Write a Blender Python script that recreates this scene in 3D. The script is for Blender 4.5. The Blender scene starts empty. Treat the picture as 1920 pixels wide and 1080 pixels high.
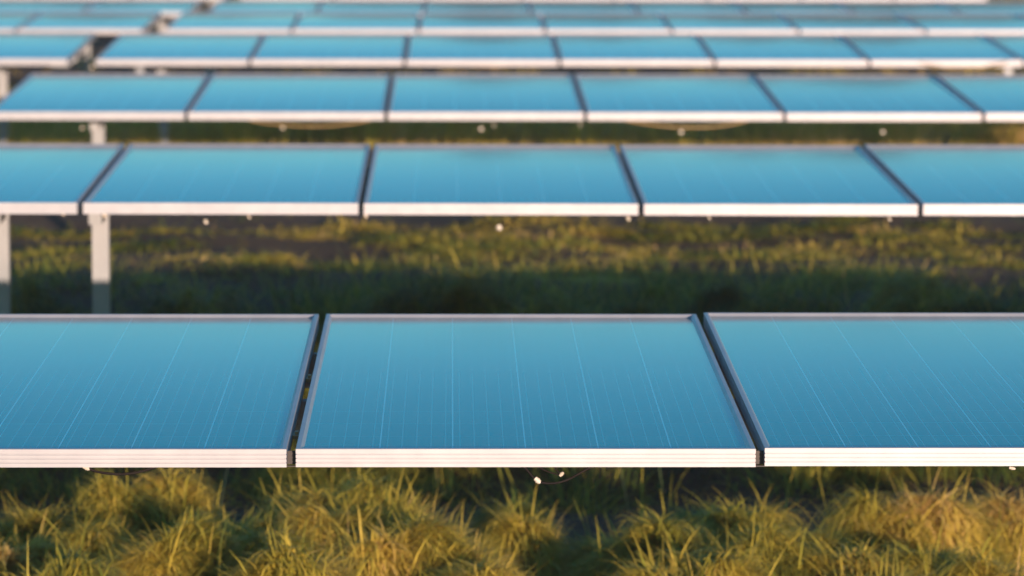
import bpy, math, random
import numpy as np
from mathutils import Vector, Matrix

random.seed(7)
rng = np.random.default_rng(11)
scene = bpy.context.scene
COL = scene.collection
R = math.radians

# ------------------------------------------------------------------ camera
FPX = 6907.0            # focal length in pixels of the 1920 px wide photograph
PITCH = 1.012           # module pitch along a row (0.992 m module + 20 mm gap)
CAM = Vector((0.0, 0.0, 1.83))
ROT = (Matrix.Rotation(R(-0.954), 4, 'Z') @ Matrix.Rotation(R(90 - 6.17), 4, 'X')
       @ Matrix.Rotation(R(0.13), 4, 'Z'))
cam_d = bpy.data.cameras.new('camera')
cam = bpy.data.objects.new('camera', cam_d)
COL.objects.link(cam)
cam.matrix_world = Matrix.Translation(CAM) @ ROT
cam_d.sensor_width = 36.0
cam_d.lens = 36.0 * FPX / 1920.0
cam_d.clip_start = 0.1
cam_d.clip_end = 5000
cam_d.dof.use_dof = True
cam_d.dof.focus_distance = 8.25
cam_d.dof.aperture_fstop = (cam_d.lens / 1000.0) / 0.0300
cam_d.dof.aperture_blades = 0
scene.camera = cam


def at(x, y, d):
    """photograph pixel + axial distance -> point of the place"""
    v = Vector(((x - 960) / FPX * d, -(y - 540) / FPX * d, -d))
    return CAM + ROT.to_3x3() @ v


def dist(u):            # u = 1000 / (pixels per module pitch)
    return u * 1e-3 * PITCH * FPX


# ------------------------------------------------------------------ materials
def mat(name):
    m = bpy.data.materials.new(name)
    m.use_nodes = True
    return m, m.node_tree.nodes, m.node_tree.links, m.node_tree.nodes['Principled BSDF']


def noise_color(m, n, l, b, c0, c1, scale=8.0, detail=6.0, sock='Base Color', coord='Object', lo=.35, hi=.65):
    tc = n.new('ShaderNodeTexCoord')
    t = n.new('ShaderNodeTexNoise'); t.inputs['Scale'].default_value = scale
    t.inputs['Detail'].default_value = detail
    l.new(tc.outputs[coord], t.inputs['Vector'])
    r = n.new('ShaderNodeValToRGB')
    r.color_ramp.elements[0].position = lo; r.color_ramp.elements[1].position = hi
    r.color_ramp.elements[0].color = (*c0, 1); r.color_ramp.elements[1].color = (*c1, 1)
    l.new(t.outputs['Fac'], r.inputs['Fac'])
    l.new(r.outputs['Color'], b.inputs[sock])
    return t, r


ALU, n, l, b = mat('anodised_aluminium')
noise_color(ALU, n, l, b, (.33, .345, .385), (.37, .385, .425), 14)
b.inputs['Metallic'].default_value = .5
b.inputs['Roughness'].default_value = .5

GALV, n, l, b = mat('galvanised_steel')
noise_color(GALV, n, l, b, (.20, .225, .25), (.25, .27, .295), 5)
b.inputs['Metallic'].default_value = .45
b.inputs['Roughness'].default_value = .5

DARK, n, l, b = mat('dark_steel')
noise_color(DARK, n, l, b, (.018, .015, .015), (.03, .025, .025), 18)
b.inputs['Roughness'].default_value = .6

RUBBER, n, l, b = mat('black_cable_rubber')
noise_color(RUBBER, n, l, b, (.008, .006, .006), (.014, .011, .010), 30)
b.inputs['Specular IOR Level'].default_value = .2
b.inputs['Roughness'].default_value = .8

TANCABLE, n, l, b = mat('tan_cable_sleeve')
noise_color(TANCABLE, n, l, b, (.22, .15, .06), (.30, .21, .09), 30)
b.inputs['Roughness'].default_value = .5

CONN, n, l, b = mat('white_plastic_connector')
noise_color(CONN, n, l, b, (.50, .46, .40), (.58, .54, .47), 30)
b.inputs['Roughness'].default_value = .35

BACK, n, l, b = mat('white_backsheet')
noise_color(BACK, n, l, b, (.62, .62, .62), (.68, .68, .68), 6)
b.inputs['Roughness'].default_value = .6

# glass over blue cells: 6 x 12 cells, 5 busbars each, all by object coordinates
GLASS, n, l, b = mat('blue_solar_cells')


def M(op, a, bb=None, c=None):
    q = n.new('ShaderNodeMath'); q.operation = op
    for i, v in enumerate((a, bb, c)):
        if v is None: continue
        if isinstance(v, (int, float)): q.inputs[i].default_value = v
        else: l.new(v, q.inputs[i])
    return q.outputs[0]


tc = n.new('ShaderNodeTexCoord'); sx = n.new('ShaderNodeSeparateXYZ')
l.new(tc.outputs['Object'], sx.inputs[0])
X, Y = sx.outputs[0], sx.outputs[1]
cu = M('DIVIDE', M('ADD', X, 0.474), 0.158)             # 0..6
cv = M('DIVIDE', M('SUBTRACT', Y, 0.030), 0.158)        # 0..12
fu = M('FRACT', M('ADD', cu, 20)); fv = M('FRACT', M('ADD', cv, 20))
du = M('ABSOLUTE', M('SUBTRACT', fu, .5)); dv = M('ABSOLUTE', M('SUBTRACT', fv, .5))
inside = M('MULTIPLY', M('LESS_THAN', M('ABSOLUTE', X), 0.470), M('LESS_THAN', M('ABSOLUTE', M('SUBTRACT', Y, .978)), .95))
gap_u = M('GREATER_THAN', du, .5 - .0085)
gap_v = M('GREATER_THAN', dv, .5 - .007)
fb = M('FRACT', M('MULTIPLY', fu, 5)); bus = M('LESS_THAN', M('ABSOLUTE', M('SUBTRACT', fb, .5)), .034)
grid = M('MULTIPLY', M('MAXIMUM', M('MULTIPLY', gap_u, 1.0), M('MAXIMUM', M('MULTIPLY', bus, .36), M('MULTIPLY', gap_v, .12))), inside)
# per-cell tone
wn = n.new('ShaderNodeTexWhiteNoise'); wn.noise_dimensions = '3D'
cmb = n.new('ShaderNodeCombineXYZ')
l.new(M('FLOOR', cu), cmb.inputs[0]); l.new(M('FLOOR', cv), cmb.inputs[1])
oi = n.new('ShaderNodeObjectInfo'); l.new(oi.outputs['Random'], cmb.inputs[2])
l.new(cmb.outputs[0], wn.inputs['Vector'])
mx = n.new('ShaderNodeMix'); mx.data_type = 'RGBA'
mx.inputs[6].default_value = (0.000, 0.162, 0.196, 1)
mx.inputs[7].default_value = (0.000, 0.174, 0.210, 1)
l.new(wn.outputs['Value'], mx.inputs[0])
mg = n.new('ShaderNodeMix'); mg.data_type = 'RGBA'
l.new(grid, mg.inputs[0]); l.new(mx.outputs[2], mg.inputs[6])
mg.inputs[7].default_value = (0.10, 0.42, 0.54, 1)
# faint dust film with shapes of its own
ns = n.new('ShaderNodeTexNoise'); ns.inputs['Scale'].default_value = 2.2; ns.inputs['Detail'].default_value = 8
va = n.new('ShaderNodeVectorMath'); va.operation = 'ADD'
l.new(tc.outputs['Object'], va.inputs[0]); l.new(oi.outputs['Random'], va.inputs[1]); l.new(va.outputs[0], ns.inputs['Vector'])
dm = n.new('ShaderNodeMix'); dm.data_type = 'RGBA'
l.new(M('MULTIPLY', M('SUBTRACT', ns.outputs['Fac'], .40), .035), dm.inputs[0])
l.new(mg.outputs[2], dm.inputs[6]); dm.inputs[7].default_value = (.30, .32, .30, 1)
l.new(dm.outputs[2], b.inputs['Base Color'])
b.inputs['Roughness'].default_value = .16
b.inputs['IOR'].default_value = 1.37
b.inputs['Specular Tint'].default_value = (0.55, 1.0, 1.0, 1)
ro = M('ADD', M('MULTIPLY', ns.outputs['Fac'], .03), .115)
l.new(ro, b.inputs['Roughness'])

# bump-only bow added to the flat glass so its reflection brightens towards the back
refl_bump = n.new('ShaderNodeBump'); refl_bump.inputs['Strength'].default_value = 1; refl_bump.inputs['Distance'].default_value = 1
yy_ = M('SUBTRACT', Y, .978)
l.new(M('MULTIPLY', M('MULTIPLY', yy_, yy_), -.0215), refl_bump.inputs['Height'])
l.new(refl_bump.outputs[0], b.inputs['Normal'])

# soil / thatch
SOIL, n, l, b = mat('dark_thatchy_soil')
noise_color(SOIL, n, l, b, (.034, .019, .011), (.062, .037, .019), 3.0, 10, lo=.3, hi=.7)
b.inputs['Roughness'].default_value = .95
bt = n.new('ShaderNodeTexNoise'); bt.inputs['Scale'].default_value = 30; bt.inputs['Detail'].default_value = 6
tc = n.new('ShaderNodeTexCoord'); l.new(tc.outputs['Object'], bt.inputs['Vector'])
bp = n.new('ShaderNodeBump'); bp.inputs['Strength'].default_value = .8; bp.inputs['Distance'].default_value = .03
l.new(bt.outputs['Fac'], bp.inputs['Height']); l.new(bp.outputs[0], b.inputs['Normal'])

GRASS, n, l, b = mat('grass_blades')
at_ = n.new('ShaderNodeAttribute'); at_.attribute_name = 'kind_tone'
rp = n.new('ShaderNodeValToRGB')
els = rp.color_ramp.elements
els[0].position = 0; els[0].color = (.030, .065, .020, 1)
els[1].position = 1; els[1].color = (.70, .50, .21, 1)
for p, c in ((.25, (.10, .16, .028)), (.5, (.38, .35, .05)), (.75, (.60, .47, .08))):
    e = els.new(p); e.color = (*c, 1)
l.new(at_.outputs['Fac'], rp.inputs['Fac'])
l.new(rp.outputs['Color'], b.inputs['Base Color'])
b.inputs['Roughness'].default_value = .6
b.inputs['Specular IOR Level'].default_value = .25
tr = n.new('ShaderNodeBsdfTranslucent'); l.new(rp.outputs['Color'], tr.inputs['Color'])
ms = n.new('ShaderNodeMixShader'); ms.inputs[0].default_value = .35
l.new(b.outputs[0], ms.inputs[1]); l.new(tr.outputs[0], ms.inputs[2])
l.new(ms.outputs[0], n['Material Output'].inputs['Surface'])

# ------------------------------------------------------------------ mesh helpers
def link(name, me, parent=None):
    o = bpy.data.objects.new(name, me)
    COL.objects.link(o)
    if parent: o.parent = parent
    return o


def mesh(name, verts, faces, mats, idx=None, smooth=False):
    me = bpy.data.meshes.new(name)
    me.from_pydata([tuple(v) for v in verts], [], faces)
    for m_ in mats: me.materials.append(m_)
    if idx: me.polygons.foreach_set('material_index', idx)
    if smooth: me.polygons.foreach_set('use_smooth', [True] * len(faces))
    me.update()
    return me


def box(x0, x1, y0, y1, z0, z1):
    v = [(x, y, z) for z in (z0, z1) for y in (y0, y1) for x in (x0, x1)]
    f = [(0, 2, 3, 1), (4, 5, 7, 6), (0, 1, 5, 4), (2, 6, 7, 3), (0, 4, 6, 2), (1, 3, 7, 5)]
    return v, f


def join(parts):
    V, F = [], []
    for v, f in parts:
        k = len(V); V += list(v); F += [tuple(i + k for i in q) for q in f]
    return V, F


def tube(pts, r, seg=10):
    """closed tube through points; r may be a list"""
    pts = [Vector(p) for p in pts]
    if not isinstance(r, (list, tuple)): r = [r] * len(pts)
    V, F = [], []
    for i, p in enumerate(pts):
        a = pts[max(i - 1, 0)]; c = pts[min(i + 1, len(pts) - 1)]
        t = (c - a).normalized()
        up = Vector((0, 1, 0)) if abs(t.y) < .9 else Vector((1, 0, 0))
        s = t.cross(up).normalized(); w = s.cross(t)
        for k in range(seg):
            q = 2 * math.pi * k / seg
            V.append(p + (s * math.cos(q) + w * math.sin(q)) * r[i])
    for i in range(len(pts) - 1):
        for k in range(seg):
            a = i * seg + k; b2 = i * seg + (k + 1) % seg
            F.append((a, b2, b2 + seg, a + seg))
    F.append(tuple(range(seg))[::-1]); F.append(tuple(range((len(pts) - 1) * seg, len(pts) * seg)))
    return V, F


def smooth_path(pts, k=8):
    """Catmull-Rom"""
    P = [Vector(p) for p in pts]; P = [P[0] * 2 - P[1]] + P + [P[-1] * 2 - P[-2]]
    out = []
    for i in range(1, len(P) - 2):
        for j in range(k):
            t = j / k
            out.append(.5 * ((2 * P[i]) + (P[i + 1] - P[i - 1]) * t + (2 * P[i - 1] - 5 * P[i] + 4 * P[i + 1] - P[i + 2]) * t * t
                             + (3 * P[i] - P[i - 1] - 3 * P[i + 1] + P[i + 2]) * t ** 3))
    out.append(P[-2])
    return out


# ------------------------------------------------------------------ solar panel meshes
W, L, H = .992, 1.956, .040
# frame cross-section: (inset, height), swept round the rectangle with mitred corners
prof = [(0, 0)]
for g in (.0085, .0175, .0265):
    prof += [(0, g), (.0013, g + .0006), (.0013, g + .0022), (0, g + .0028)]
prof += [(0, .0392), (.0008, .040), (.0095, .040), (.0100, .0398), (.0165, .0322), (.0165, .0255), (.0020, .0255), (.0020, .0016), (.030, .0016), (.030, 0)]
V, F = [], []
corners = [(-W / 2, 0, 1, 1), (W / 2, 0, -1, 1), (W / 2, L, -1, -1), (-W / 2, L, 1, -1)]
for cx, cy, sx_, sy_ in corners:
    for ins, z in prof: V.append((cx + sx_ * ins, cy + sy_ * ins, z))
m_ = len(prof)
for c in range(4):
    for i in range(m_):
        a = c * m_ + i; b_ = c * m_ + (i + 1) % m_; d_ = ((c + 1) % 4) * m_ + i; e_ = ((c + 1) % 4) * m_ + (i + 1) % m_
        F.append((a, d_, e_, b_))
FRAME_ME = mesh('frame', V, F, [ALU])
v, f = box(-W / 2 + .012, W / 2 - .012, .012, L - .012, .0262, .0325)
GLASS_ME = mesh('glass', v, f, [GLASS, BACK], [1, 0, 0, 0, 0, 0])
v, f = join([box(-.055, .055, 1.72, 1.80, .006, .0255), box(-.045, .045, 1.73, 1.79, .001, .006)])
JBOX_ME = mesh('junction_box', v, f, [RUBBER])


# ------------------------------------------------------------------ rows
# row: gap pixel x, index of that gap right of the aisle, y of the middle of the front face there, u, tilt, sideways slope (deg)
ROWS = {
    1: (546, 2, 858.0, 1.1352, 2.00, 0),
    2: (1202, 3, 392.5, 1.905, 2.35, -.07),
    3: (1098, 3, 218.5, 2.673, 2.85, 0),
    4: (1050, 3, 118.0, 3.441, 2.85, 0),
    5: (1023, 3, 60.0, 4.200, 2.1, 0),
    6: (997, 3, 27.5, 4.940, 1.7, 0),
}
NP = 8                  # modules in one table
NAMES = {1: 'nearest row', 2: 'second row from the front', 3: 'third row from the front', 4: 'fourth row from the front',
         5: 'fifth row from the front', 6: 'sixth row from the front'}
info = {}
for k, (gx, gi, gy, u, tilt, slope) in ROWS.items():
    P = at(gx, gy, dist(u))
    info[k] = dict(x0=P.x - gi * PITCH, y=P.y, z=P.z - .020, tilt=tilt, slope=slope)
    print('ROW', k, info[k])
base_z = sum(info[k]['z'] for k in (2, 3, 4, 5, 6)) / 5
stepy = (info[6]['y'] - info[2]['y']) / 4
for k in (7, 8):
    info[k] = dict(x0=info[6]['x0'], y=info[6]['y'] + (k - 6) * stepy, z=info[6]['z'], tilt=2.2, slope=0)
print('base_z', base_z, 'stepy', stepy)

panels = {}
ORD = ['first', 'second', 'third', 'fourth', 'fifth', 'sixth', 'seventh', 'eighth', 'ninth', 'tenth']
proto = None


def add_panel(k, i, label, group):
    """i >= 0: table right of the aisle; i < 0: table left of it"""
    r = info[k]
    xc = r['x0'] + (i + .5) * PITCH - (.165 if i < 0 else 0)
    e = bpy.data.objects.new('solar_panel', None)
    COL.objects.link(e)
    e.empty_display_size = .1
    jx, jy, jz = ((random.uniform(-1, 1) for _ in range(3)) if k < 7 else (0, 0, 0))
    e.location = (xc + jx * .0012, r['y'] + jy * .0015, r['z'] + (xc - r['x0'] - 3 * PITCH) * math.tan(R(r['slope'])) + jz * .0012)
    e.rotation_euler = (R(r['tilt']) + jz * .0006, R(-r['slope']), jx * .0006)
    e['label'] = label; e['category'] = 'solar panel'; e['group'] = group
    link('frame', FRAME_ME, e)
    link('glass', GLASS_ME, e)
    link('junction_box', JBOX_ME, e)
    panels[(k, i)] = e
    return e


def side_label(i):
    if i >= 0: return '%s solar panel right of the aisle' % ORD[i]
    return '%s solar panel left of the aisle' % ORD[-i - 1]


for k in sorted(info):
    lo = {1: -2, 2: -2, 3: -3, 4: -3, 5: -4, 6: -4, 7: -5, 8: -5}.get(k, -1)
    for i in range(lo, 7 if k == 1 else NP):
        if k >= 7:
            lab, g = 'pale far solar panel in the %s row, %s' % ('seventh' if k == 7 else 'eighth', side_label(i).replace(' solar panel', '')), 'solar panels beyond the sixth row'
        else:
            g = 'blue solar panels in the ' + NAMES[k]
            if k == 1:
                lab = {1: 'sharp blue panel of the nearest row, cut by the left edge, black cable loop beneath',
                       2: 'sharp blue panel in the middle of the nearest row, whole, white connectors hanging beneath',
                       3: 'sharp blue solar panel in the nearest row, cut by the right edge'}.get(
                           i, 'blue solar panel in the nearest row, ' + side_label(i).replace(' solar panel', ''))
            elif k == 2:
                lab = {0: 'blue panel at the left edge of the second row, mostly cut off',
                       1: 'blue solar panel in the second row, first whole one from the left',
                       2: 'blue panel in the second row, second whole one from left',
                       3: 'blue solar panel in the second row, third whole one from the left',
                       4: 'blue solar panel in the second row, cut by the right edge'}.get(
                           i, 'blue solar panel in the second row, ' + side_label(i).replace(' solar panel', ''))
            elif k == 3:
                lab = {0: 'blue panel at the slanting left end of the third row, above three pale posts',
                       1: 'blurred blue panel in the third row, second from its left end, tan cable sagging below',
                       2: 'blurred blue panel in the third row, third from its left end',
                       3: 'blurred blue panel in the third row, fourth from its left end, long cable sagging below',
                       4: 'blurred blue panel in the third row, fifth from its left end',
                       5: 'blurred blue panel in the third row, cut by the right edge'}.get(
                           i, 'blue solar panel in the third row, ' + side_label(i).replace(' solar panel', ''))
            else:
                lab = 'pale blurred panel in the %s, %s' % (NAMES[k].replace(' from the front', ''), side_label(i).replace(' solar panel', ''))
        add_panel(k, i, lab, g)


def plocal(k, i):
    e = panels[(k, i)]
    m = Matrix.Translation(e.location) @ e.rotation_euler.to_matrix().to_4x4()
    return e, m.inverted()


def wire(k, i, px, r, material, back=.05, name='cable', drop=None):
    """cable below panel (k,i) through photograph pixels px"""
    e, inv = plocal(k, i)
    d = dist(ROWS[k][3]) + back
    pts = [inv @ at(x, y, d) for x, y in px]
    v, f = tube(smooth_path(pts), r, 10)
    return link(name, mesh(name, v, f, [material], smooth=True), e)


def connector(k, i, x, y, ang, ln, r, back=.05, material=None):
    e, inv = plocal(k, i)
    c = inv @ at(x, y, dist(ROWS[k][3]) + back)
    a = Vector((math.cos(R(ang)), -.15, -math.sin(R(ang)))).normalized()
    ts = [-.5, -.44, -.1, -.08, .08, .10, .38, .40, .5]
    rs = [.70, 1., 1., 1.25, 1.25, 1., 1., .62, .55]
    v, f = tube([c + a * ln * t for t in ts], [r * q for q in rs], 12)
    return link('connector', mesh('connector', v, f, [material or CONN], smooth=False), e)


# row 1: sharp cables
wire(1, 1, [(163, 877), (185, 885), (222, 889), (255, 886), (285, 878), (310, 868)], .0030, RUBBER)
connector(1, 1, 162, 877.5, 25, .016, .0042)
wire(1, 2, [(970, 868), (985, 878), (998, 893), (1007, 901), (1018, 905), (1040, 906), (1065, 899), (1100, 880), (1125, 868)], .0026, RUBBER)
connector(1, 2, 1008, 901, 42, .016, .0052)
wire(1, 2, [(1000, 868), (1014, 878), (1032, 886), (1050, 890), (1046, 884), (1036, 870)], .0016, RUBBER, back=.08)
connector(1, 2, 1053, 889, -45, .012, .0036, back=.08)
connector(1, 3, 1898, 878, 10, .014, .0032)
# row 2 .. 4: small pale connectors, strongly blurred in the picture
for i, x, y, r in ((0, 118, 401, .004), (1, 386, 416, .0058), (1, 196, 404, .006), (1, 467, 407, .0035), (2, 686, 405, .0045), (2, 936, 427, .0095),
                   (3, 1178, 410, .006), (3, 1330, 409, .003), (4, 1668, 411, .004)):
    if i == 3 and x < 1202: i = 2
    if i == 4 and x < 1724: i = 3
    connector(2, i, x, y, 60, .012 + r * .8, r, back=.06)
    if r > .0055:
        wire(2, i, [(x - 40, 396), (x - 14, y - 6), (x, y), (x + 16, y - 7), (x + 46, 396)], .002, RUBBER, back=.07)
for i, x, y, r in ((0, 154, 240, .006), (1, 530, 240, .007), (2, 902, 242, .010), (2, 926, 235, .004), (2, 1088, 234, .004),
                   (3, 1277, 248, .010), (4, 1655, 248, .009)):
    connector(3, i, x, y, 60, .012 + r * .6, r, back=.06)
wire(3, 1, [(440, 214), (480, 228), (540, 235), (590, 237), (640, 234), (690, 226), (720, 214)], .005, TANCABLE, back=.04)
wire(3, 3, [(1130, 214), (1180, 227), (1240, 236), (1290, 239), (1345, 237), (1395, 228), (1440, 214)], .0055, TANCABLE, back=.04)
for i, x, y, r in ((0, 172, 126, .010),):
    connector(4, i, x, y, 60, .015 + r * .6, r, back=.06)
wire(4, 2, [(830, 114), (870, 122), (920, 125), (970, 122), (1010, 114)], .006, TANCABLE, back=.04)
wire(4, 5, [(1720, 116), (1760, 125), (1810, 128), (1850, 125), (1890, 116)], .006, TANCABLE, back=.04)


# ------------------------------------------------------------------ racks
def c_post(h, w=.065, d=.05, t=.004):
    """open C section post standing on z=0"""
    return join([box(-w / 2, w / 2, 0, t, -.25, h), box(-w / 2, -w / 2 + t, t + .0005, d, -.25, h), box(w / 2 - t, w / 2, t + .0005, d, -.25, h),
                 box(-w / 2 + t, -w / 2 + .016, d - t, d, -.25, h), box(w / 2 - .016, w / 2 - t, d - t, d, -.25, h)])


POST_CACHE = {}


def add_rack(k, i0, i1, posts, label):
    """one table's support from panel index i0 to i1; posts = [(world x, offset behind the front edge)]"""
    r = info[k]
    off = -.165 if i1 < 0 else 0
    xa = r['x0'] + i0 * PITCH + off + .01; xb = r['x0'] + (i1 + 1) * PITCH + off - .01
    e = bpy.data.objects.new('mounting_rack', None); COL.objects.link(e)
    e.location = (xa, r['y'], 0); e.empty_display_size = .3
    e['label'] = label; e['category'] = 'mounting rack'; e['group'] = 'steel racks carrying the rows of panels'
    tt = math.tan(R(r['tilt']))
    ln = xb - xa
    sl = math.tan(R(r['slope']))

    def zat(yy, xx): return r['z'] + yy * tt + (xx + xa - r['x0'] - 3 * PITCH) * sl
    for yy in (.85, 1.55):
        z = zat(yy, ln / 2) - .004
        V, F = join([box(.02, ln - .02, yy, yy + .045, z - .090, z - .087), box(.02, ln - .02, yy, yy + .003, z - .0865, z - .002),
                     box(.02, ln - .02, yy + .0035, yy + .045, z - .005, z - .002)])
        link('purlin', mesh('purlin', V, F, [GALV]), e)
    for px_, py_ in posts:
        x = px_ - xa
        h = zat(py_, x) - .10
        V, F = c_post(h)
        V = [(a + x, b2 + py_, c) for a, b2, c in V]
        link('post', mesh('post', V, F, [GALV]), e)
        ya, yb = .80, 1.72
        pr = [(-.025, ya, zat(ya, x) - .0955), (.025, ya, zat(ya, x) - .0955), (-.025, yb, zat(yb, x) - .0955), (.025, yb, zat(yb, x) - .0955)]
        V = [(p[0] + x, p[1], p[2] - .05) for p in pr] + [(p[0] + x, p[1], p[2]) for p in pr]
        F = [(0, 2, 3, 1), (4, 5, 7, 6), (0, 1, 5, 4), (2, 6, 7, 3), (0, 4, 6, 2), (1, 3, 7, 5)]
        link('rafter', mesh('rafter', V, F, [GALV]), e)
    return e


def post_x(k, px_, off):
    d = dist(ROWS[k][3]) + off
    return at(px_, 500, d).x


def rack_label(k, side):
    if k in NAMES:
        return 'grey steel posts and rails under the %s, %s of the aisle' % (NAMES[k], side)
    return 'grey steel rack of the %s row, %s of the aisle' % ('seventh' if k == 7 else 'eighth', side)


racks = {}
for k in sorted(info):
    r = info[k]
    posts = {2: [(post_x(2, 2, 1.0), 1.0), (post_x(2, 189, 1.0), 1.0)], 3: [(post_x(3, 185, 1.0), 1.0)],
             4: [(post_x(4, 306, 1.0), 1.0)], 5: [(post_x(5, 393, 1.0), 1.0)]}.get(k, [(r['x0'] + .42, 1.0)] if k < 6 else [(at(306, 500, r['y'] + 1).x, 1.0)])
    posts = posts + [(r['x0'] + (7 if k == 1 else NP) * PITCH - .42, 1.0)]
    racks[(k, 'r')] = add_rack(k, 0, 6 if k == 1 else NP - 1, posts, rack_label(k, 'right'))
    lo = {1: -2, 2: -2, 3: -3, 4: -3, 5: -4, 6: -4, 7: -5, 8: -5}[k]
    lp = [(post_x(4, 6, 1.0), 1.0)] if k == 4 else [(r['x0'] - .72, 1.0)]
    racks[(k, 'l')] = add_rack(k, lo, -1, lp, rack_label(k, 'left'))

# row 1: dark joint plates closing the gaps between modules, small tan clamps lying in the left gap
e1 = racks[(1, 'r')]
r = info[1]
tt = math.tan(R(r['tilt']))
for gi in range(1, 7):
    gx = r['x0'] + gi * PITCH - e1.location.x
    z = r['z']
    V, F = join([box(gx - .0096, gx + .0096, .030, .034, z + .001, z + .030),
                 box(gx - .0096, gx + .0096, .004, .0115, z - .001, z + .0015)])
    link('joint_plate', mesh('joint_plate', V, F, [DARK]), e1)
for (px_, py_, s, yb) in ((553, 818, .007, .26), (581, 697, .007, 1.02)):
    gx = r['x0'] + 2 * PITCH - e1.location.x
    z = r['z'] + yb * tt
    V, F = join([box(gx - .0085, gx + .0085, yb, yb + .06, z + .012, z + .020), box(gx - .004, gx + .004, yb + .02, yb + .035, z + .0202, z + .026)])
    link('clamp', mesh('clamp', V, F, [TANCABLE]), e1)


# ------------------------------------------------------------------ ground
def hfun(x, y):
    h = (.045 * np.sin(x * 1.1 + .7 * np.sin(y * .43)) * np.cos(y * .83 + 1.3) + .030 * np.sin(x * 2.7 + y * 1.9) * np.sin(y * 2.3 - x * .9)
         + .014 * np.sin(x * 6.1 - y * 3.3) * np.cos(y * 5.2 + x))
    def ss(a, b_): 
        q = np.clip((y - a) / (b_ - a), 0, 1); return q * q * (3 - 2 * q)
    h = h + .02 * ss(20.3, 21.6) * (1 - ss(24.5, 29)) - .33 * (1 - ss(13.0, 16.2))
    h = h + .035 * np.sin(x * .9 + 1.2) * np.sin(y * .8 + x * .35)
    fade = np.clip(1 - (np.hypot(x, y - 25) - 40) / 60, 0, 1)
    return h * fade


xs = np.concatenate([-np.geomspace(800, 16, 26), np.linspace(-15, 18, 166), np.geomspace(19, 800, 26)])
ys = np.concatenate([-np.geomspace(800, 16, 22), np.linspace(-15, 60, 376), np.geomspace(61.5, 900, 30)])
gx, gy = np.meshgrid(xs, ys)
gz = hfun(gx, gy)
nx, ny = len(xs), len(ys)
V = np.stack([gx.ravel(), gy.ravel(), gz.ravel()], 1)
ii = np.arange(nx * ny).reshape(ny, nx)
F = np.stack([ii[:-1, :-1].ravel(), ii[:-1, 1:].ravel(), ii[1:, 1:].ravel(), ii[1:, :-1].ravel()], 1)


def np_mesh(name, V, polys_flat, starts, totals, material):
    me = bpy.data.meshes.new(name)
    me.vertices.add(len(V)); me.vertices.foreach_set('co', V.astype(np.float32).ravel())
    me.loops.add(len(polys_flat)); me.loops.foreach_set('vertex_index', polys_flat.astype(np.int32))
    me.polygons.add(len(starts))
    me.polygons.foreach_set('loop_start', starts.astype(np.int32))
    me.polygons.foreach_set('loop_total', totals.astype(np.int32))
    me.materials.append(material)
    me.update(calc_edges=True)
    return me


me = np_mesh('ground', V, F.ravel(), np.arange(len(F)) * 4, np.full(len(F), 4), SOIL)
me.polygons.foreach_set('use_smooth', np.ones(len(F), bool))
g = link('ground', me); g['kind'] = 'structure'

# ------------------------------------------------------------------ grass
BL_V, BL_T = [], []


def blades(bx, by, bz, az, length, width, droop, tone, lean, seg=4):
    """vectorised arching blades"""
    m = len(bx)
    t = np.linspace(0, 1, seg + 1)
    ang = lean[:, None] + droop[:, None] * t[None, :] ** 1.3      # from vertical
    ds = length[:, None] / seg
    hx = np.concatenate([np.zeros((m, 1)), np.cumsum(np.sin(ang[:, 1:]) * ds, 1)], 1)
    hz = np.concatenate([np.zeros((m, 1)), np.cumsum(np.cos(ang[:, 1:]) * ds, 1)], 1)
    cx = bx[:, None] + hx * np.cos(az)[:, None]
    cy = by[:, None] + hx * np.sin(az)[:, None]
    cz = bz[:, None] + hz
    tw = az + np.pi / 2 + rng.normal(0, .5, m)
    wv = width[:, None] * .5 * (1 - .92 * t[None, :] ** 1.6)
    wx = wv * np.cos(tw)[:, None]; wy = wv * np.sin(tw)[:, None]
    Lp = np.stack([cx - wx, cy - wy, cz], -1); Rp = np.stack([cx + wx, cy + wy, cz], -1)
    vv = np.stack([Lp, Rp], 2)            # m, seg+1, 2, 3
    BL_V.append(vv.reshape(-1, 3))
    BL_T.append(np.repeat(tone, (seg + 1) * 2))


def field(x0, x1, y0, y1, dens, per, hmin, hmax, wid, tone_mu, spread=.12, droopy=1.0, lean=.8):
    nc = int((x1 - x0) * (y1 - y0) * dens)
    cx = rng.uniform(x0, x1, nc); cy = rng.uniform(y0, y1, nc)
    # uneven cover: thin out by a slow field
    keep = (np.sin(cx * 1.7 + 2 * np.sin(cy * .9)) * np.cos(cy * 1.9 + cx * .6) + rng.normal(0, .45, nc)) > -.95
    cx, cy = cx[keep], cy[keep]; nc = len(cx)
    ch = rng.uniform(hmin, hmax, nc); ct = np.clip(rng.normal(tone_mu, .17, nc), 0, 1)
    cp = (per * rng.uniform(.5, 1.4, nc)).astype(int)
    idx = np.repeat(np.arange(nc), cp); m = len(idx)
    rad = np.abs(rng.normal(0, spread, m)); th = rng.uniform(0, 2 * np.pi, m)
    bx = cx[idx] + rad * np.cos(th); by = cy[idx] + rad * np.sin(th)
    az = th + rng.normal(0, .6, m)
    ln = ch[idx] * rng.uniform(.55, 1.2, m)
    blades(bx, by, hfun(bx, by) - .02, az, ln, wid * rng.uniform(.5, 1.3, m), droopy * np.abs(rng.normal(1.15, .55, m)),
           np.clip(ct[idx] + rng.normal(0, .10, m), 0, 1), np.abs(rng.normal(lean, .4, m)))


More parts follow.
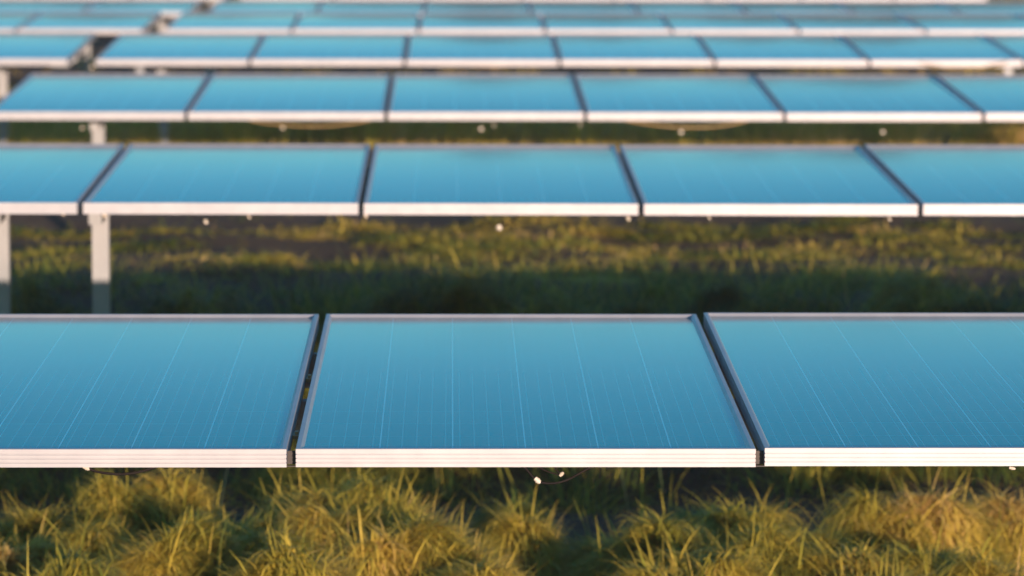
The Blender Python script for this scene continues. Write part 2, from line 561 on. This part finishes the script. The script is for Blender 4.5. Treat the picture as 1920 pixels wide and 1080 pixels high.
def mound(cx, cy, rad, hgt, count, wid, tone, tsp=.12, strand=1.0):
    """matted tussock: strands lie over a lumpy dome, combed sideways, with a few standing free"""
    th = rng.uniform(0, 2 * np.pi, count); q = np.sqrt(rng.uniform(0, 1, count)); rr = rad * q
    lump = 1 + .22 * np.sin(th * 3 + rng.uniform(0, 6)) + .12 * np.sin(th * 7 + rng.uniform(0, 6))
    ox = rr * lump * np.cos(th) * 1.15; oy = rr * lump * np.sin(th)
    bx = cx + ox; by = cy + oy
    ph = rng.uniform(0, 6, 4)
    # strands are laid in locks: neighbours share a direction
    lock = 1.6 * np.sin(ox * 13 + oy * 7 + ph[0]) + 1.1 * np.sin(oy * 17 - ox * 9 + ph[1])
    az = np.where(rng.uniform(0, 1, count) < .5 + .42 * np.cos(th), 0, np.pi) + lock * .5 + rng.normal(0, .5, count) + ph[2] * .25 - .75
    free = rng.uniform(0, 1, count) < .008
    hump = .72 + .28 * np.sin(ox * 21 + ph[2]) * np.cos(oy * 19 + ph[3])
    dome = hgt * .85 * (1 - q ** 2.4) * hump * rng.uniform(.72, 1.03, count)
    dome = np.where(free, dome * .5, dome)
    ln = strand * rng.uniform(.06, .16, count) + np.where(free, .4 * hgt, 0)
    lean = np.where(free, np.abs(rng.normal(.2, .2, count)), rng.normal(1.15, .3, count))
    dr = np.where(free, np.abs(rng.normal(.8, .5, count)), np.abs(rng.normal(1.25, .45, count)))
    tn = tone + .17 * np.sin(ox * 15 + ph[3]) * np.cos(oy * 12 + ph[0]) + rng.normal(0, tsp, count)
    blades(bx, by, hfun(bx, by) - .01 + dome, az, ln, wid * rng.uniform(.45, 1.5, count), dr, np.clip(tn, 0, 1), lean)


def gpt(px, py):
    """where the line of sight through a photograph pixel meets the ground"""
    d1 = at(px, py, 1.0) - CAM
    return CAM + d1 * (CAM.z + .21) / -d1.z


# the big tufts the photograph shows under the nearest row: pixel, radius, height, tone
for px, py, rad, hg, tone in (
        (20, 1015, .17, .30, .72), (60, 950, .12, .22, .50), (150, 1000, .17, .26, .66), (250, 960, .16, .40, .52), (310, 950, .15, .42, .66), (330, 1040, .2, .33, .52),
        (430, 990, .18, .24, .60), (500, 1040, .2, .27, .55), (600, 965, .18, .40, .60), (640, 1010, .2, .34, .68), (720, 985, .21, .36, .66),
        (760, 1040, .2, .32, .62), (840, 1040, .17, .28, .66), (880, 1080, .16, .24, .62), (960, 935, .10, .30, .50), (985, 965, .09, .26, .60),
        (1180, 965, .14, .22, .62), (1240, 1000, .18, .30, .56), (1310, 950, .15, .32, .55), (1380, 965, .18, .36, .62), (1420, 1030, .2, .30, .58), (1290, 1070, .2, .30, .60),
        (1520, 1000, .18, .26, .52), (1580, 1050, .2, .27, .55), (1660, 960, .17, .34, .68), (1740, 955, .17, .36, .74), (1760, 1040, .2, .28, .60),
        (1890, 940, .14, .28, .70), (1880, 1060, .2, .30, .68), (1640, 1090, .2, .26, .62), (120, 1080, .2, .28, .50), (560, 1090, .2, .3, .58)):
    p = gpt(px, py + 30)
    mound(p.x, p.y, rad * .92, hg * .92, int(7600 * rad / .17), .0062, tone, .08, .95)
field(-3.6, 4.0, 9.6, 13.8, 3, 70, .06, .15, .0045, .33, .16, 1.8)
field(-3.8, 4.2, 13.0, 17.0, 17, 80, .12, .30, .0062, .30, .15, 1.5, .45)
field(-6.0, 9.5, 16.6, 20.6, 22, 62, .03, .075, .008, .30, .17, 1.2, 1.1)
field(-6.0, 9.5, 20.4, 24.8, 15, 55, .03, .07, .010, .28, .17, 1.2, 1.1)
field(-7.5, 10.5, 24.8, 30.0, 10, 60, .22, .46, .012, .74, .16, .7, .25)
field(-9.0, 12., 29.5, 44.0, 4, 40, .08, .24, .016, .68, .18, 1.4)
field(-12, 16., 44.0, 70.0, 1.5, 30, .12, .26, .03, .5, .2)
field(-4.0, 6.0, 5.5, 9.6, 4, 45, .07, .20, .008, .42)
for q in range(170):                        # brighter tussocks scattered along the lit strip between the rows
    mound(rng.uniform(-5, 8), rng.uniform(17.3, 20.4), rng.uniform(.14, .40), rng.uniform(.025, .070), 700, .008, rng.uniform(.22, .80), .12, .55)
for q in range(64):                        # green ones fill the dim ground under the nearest row
    mound(rng.uniform(-2.4, 2.6), rng.uniform(13.3, 15.6), rng.uniform(.14, .26), rng.uniform(.22, .38), 2200, .0055, rng.uniform(.18, .48))
for q in range(130):                       # the same cover carries on to both sides of the view
    sx2 = rng.uniform(1.9, 5.5) * rng.choice([-1, 1])
    mound(sx2, rng.uniform(9.8, 16.0), rng.uniform(.14, .22), rng.uniform(.18, .34), 1300, .0085, rng.uniform(.25, .70))
field(-6.5, -3.6, 9.0, 17.0, 9, 60, .10, .26, .009, .38, .15, 1.5, .6)
field(4.0, 6.8, 9.0, 17.0, 9, 60, .10, .26, .009, .38, .15, 1.5, .6)
# upright stems and seed stalks
m = 110
sx_ = rng.uniform(-3, 3.4, m); sy_ = rng.uniform(12.0, 15.4, m)
blades(sx_, sy_, hfun(sx_, sy_), rng.uniform(0, 6.28, m), rng.uniform(.16, .40, m), np.full(m, .006), np.abs(rng.normal(.15, .15, m)),
       np.clip(rng.normal(.5, .28, m), 0, 1), np.abs(rng.normal(0, .14, m)))
VV = np.concatenate(BL_V); TT = np.concatenate(BL_T)
nb = len(VV) // 10
base = (np.arange(nb) * 10)[:, None, None]
q = np.array([[0, 1, 3, 2], [2, 3, 5, 4], [4, 5, 7, 6], [6, 7, 9, 8]])[None]
FF = (base + q).reshape(-1, 4)
me = np_mesh('grass', VV, FF.ravel(), np.arange(len(FF)) * 4, np.full(len(FF), 4), GRASS)
at2 = me.attributes.new('kind_tone', 'FLOAT', 'POINT')
at2.data.foreach_set('value', TT.astype(np.float32))
gr = link('grass', me)
gr['kind'] = 'stuff'; gr['label'] = 'tangled yellow green grass growing between and under the panel rows'; gr['category'] = 'grass'
print('blades', nb)

# ------------------------------------------------------------------ woodland beyond the park (seen mirrored in the farthest glass)
WOOD, n, l, b = mat('woodland_leaves')
noise_color(WOOD, n, l, b, (.020, .034, .012), (.075, .085, .030), .6, 8)
b.inputs['Roughness'].default_value = .9
nw = 70000
wx_ = rng.uniform(-75, 75, nw); wy_ = rng.uniform(92, 100, nw)
top = 6.6 + 1.3 * np.sin(wx_ * .21) + .9 * np.sin(wx_ * .63 + 1) + .6 * np.sin(wx_ * 1.9)
wz_ = top * rng.uniform(0, 1, nw) ** .75
c0 = np.stack([wx_, wy_, wz_], 1)
u1 = rng.normal(0, 1, (nw, 3)); u1 /= np.linalg.norm(u1, axis=1)[:, None]
u2 = np.cross(u1, rng.normal(0, 1, (nw, 3))); u2 /= np.linalg.norm(u2, axis=1)[:, None]
sz = rng.uniform(.14, .34, nw)[:, None]
VV2 = np.stack([c0 - u1 * sz, c0 + u2 * sz * .6, c0 + u1 * sz, c0 - u2 * sz * .6], 1).reshape(-1, 3)
wo = link('woodland', np_mesh('woodland', VV2, np.arange(nw * 4), np.arange(nw) * 4, np.full(nw, 4), WOOD))
wo['kind'] = 'stuff'; wo['label'] = 'dark green wood beyond the last rows, mirrored in the farthest panels'; wo['category'] = 'woodland'

# ------------------------------------------------------------------ evening haze
v, f = box(-900, 900, -900, 1000, -1.3, 12.5)
HZ = bpy.data.materials.new('evening_haze'); HZ.use_nodes = True
hn = HZ.node_tree.nodes; hn.remove(hn['Principled BSDF'])
pv = hn.new('ShaderNodeVolumePrincipled')
pv.inputs['Color'].default_value = (1.0, .86, .84, 1); pv.inputs['Density'].default_value = .0011
pv.inputs['Anisotropy'].default_value = 0
HZ.node_tree.links.new(pv.outputs[0], hn['Material Output'].inputs['Volume'])
hz = link('haze', mesh('haze', v, f, [HZ])); hz['kind'] = 'stuff'

# ------------------------------------------------------------------ light
SUN_EL, SUN_AZ = 4.7, 17.0      # elevation; degrees to the right of straight behind the camera
sd = bpy.data.lights.new('sun', 'SUN')
so = bpy.data.objects.new('sun', sd); COL.objects.link(so)
sd.energy = 4.1; sd.angle = R(.4); sd.color = (1.0, .70, .52)
dirv = Vector((math.sin(R(SUN_AZ)) * math.cos(R(SUN_EL)), -math.cos(R(SUN_AZ)) * math.cos(R(SUN_EL)), math.sin(R(SUN_EL))))
so.rotation_euler = dirv.to_track_quat('Z', 'Y').to_euler()
so.location = (6, -10, 6)

w = bpy.data.worlds.new('World'); scene.world = w; w.use_nodes = True
n = w.node_tree.nodes; l = w.node_tree.links
bg = n['Background']
sky = n.new('ShaderNodeTexSky'); sky.sky_type = 'NISHITA'; sky.sun_disc = False
sky.sun_elevation = R(SUN_EL)
sky.sun_rotation = math.atan2(dirv.x, dirv.y)
sky.air_density = 1.0; sky.dust_density = .3; sky.ozone_density = 4.0
tint = n.new('ShaderNodeMix'); tint.data_type = 'RGBA'; tint.blend_type = 'MULTIPLY'; tint.inputs[0].default_value = 1
l.new(sky.outputs[0], tint.inputs[6]); tint.inputs[7].default_value = (.64, 1.09, .97, 1)
l.new(tint.outputs[2], bg.inputs['Color'])
bg.inputs['Strength'].default_value = .15

vs = scene.view_settings
vs.view_transform = 'Standard'; vs.look = 'None'; vs.exposure = 1.2; vs.gamma = 1
scene.render.engine = 'CYCLES'
scene.cycles.use_denoising = True
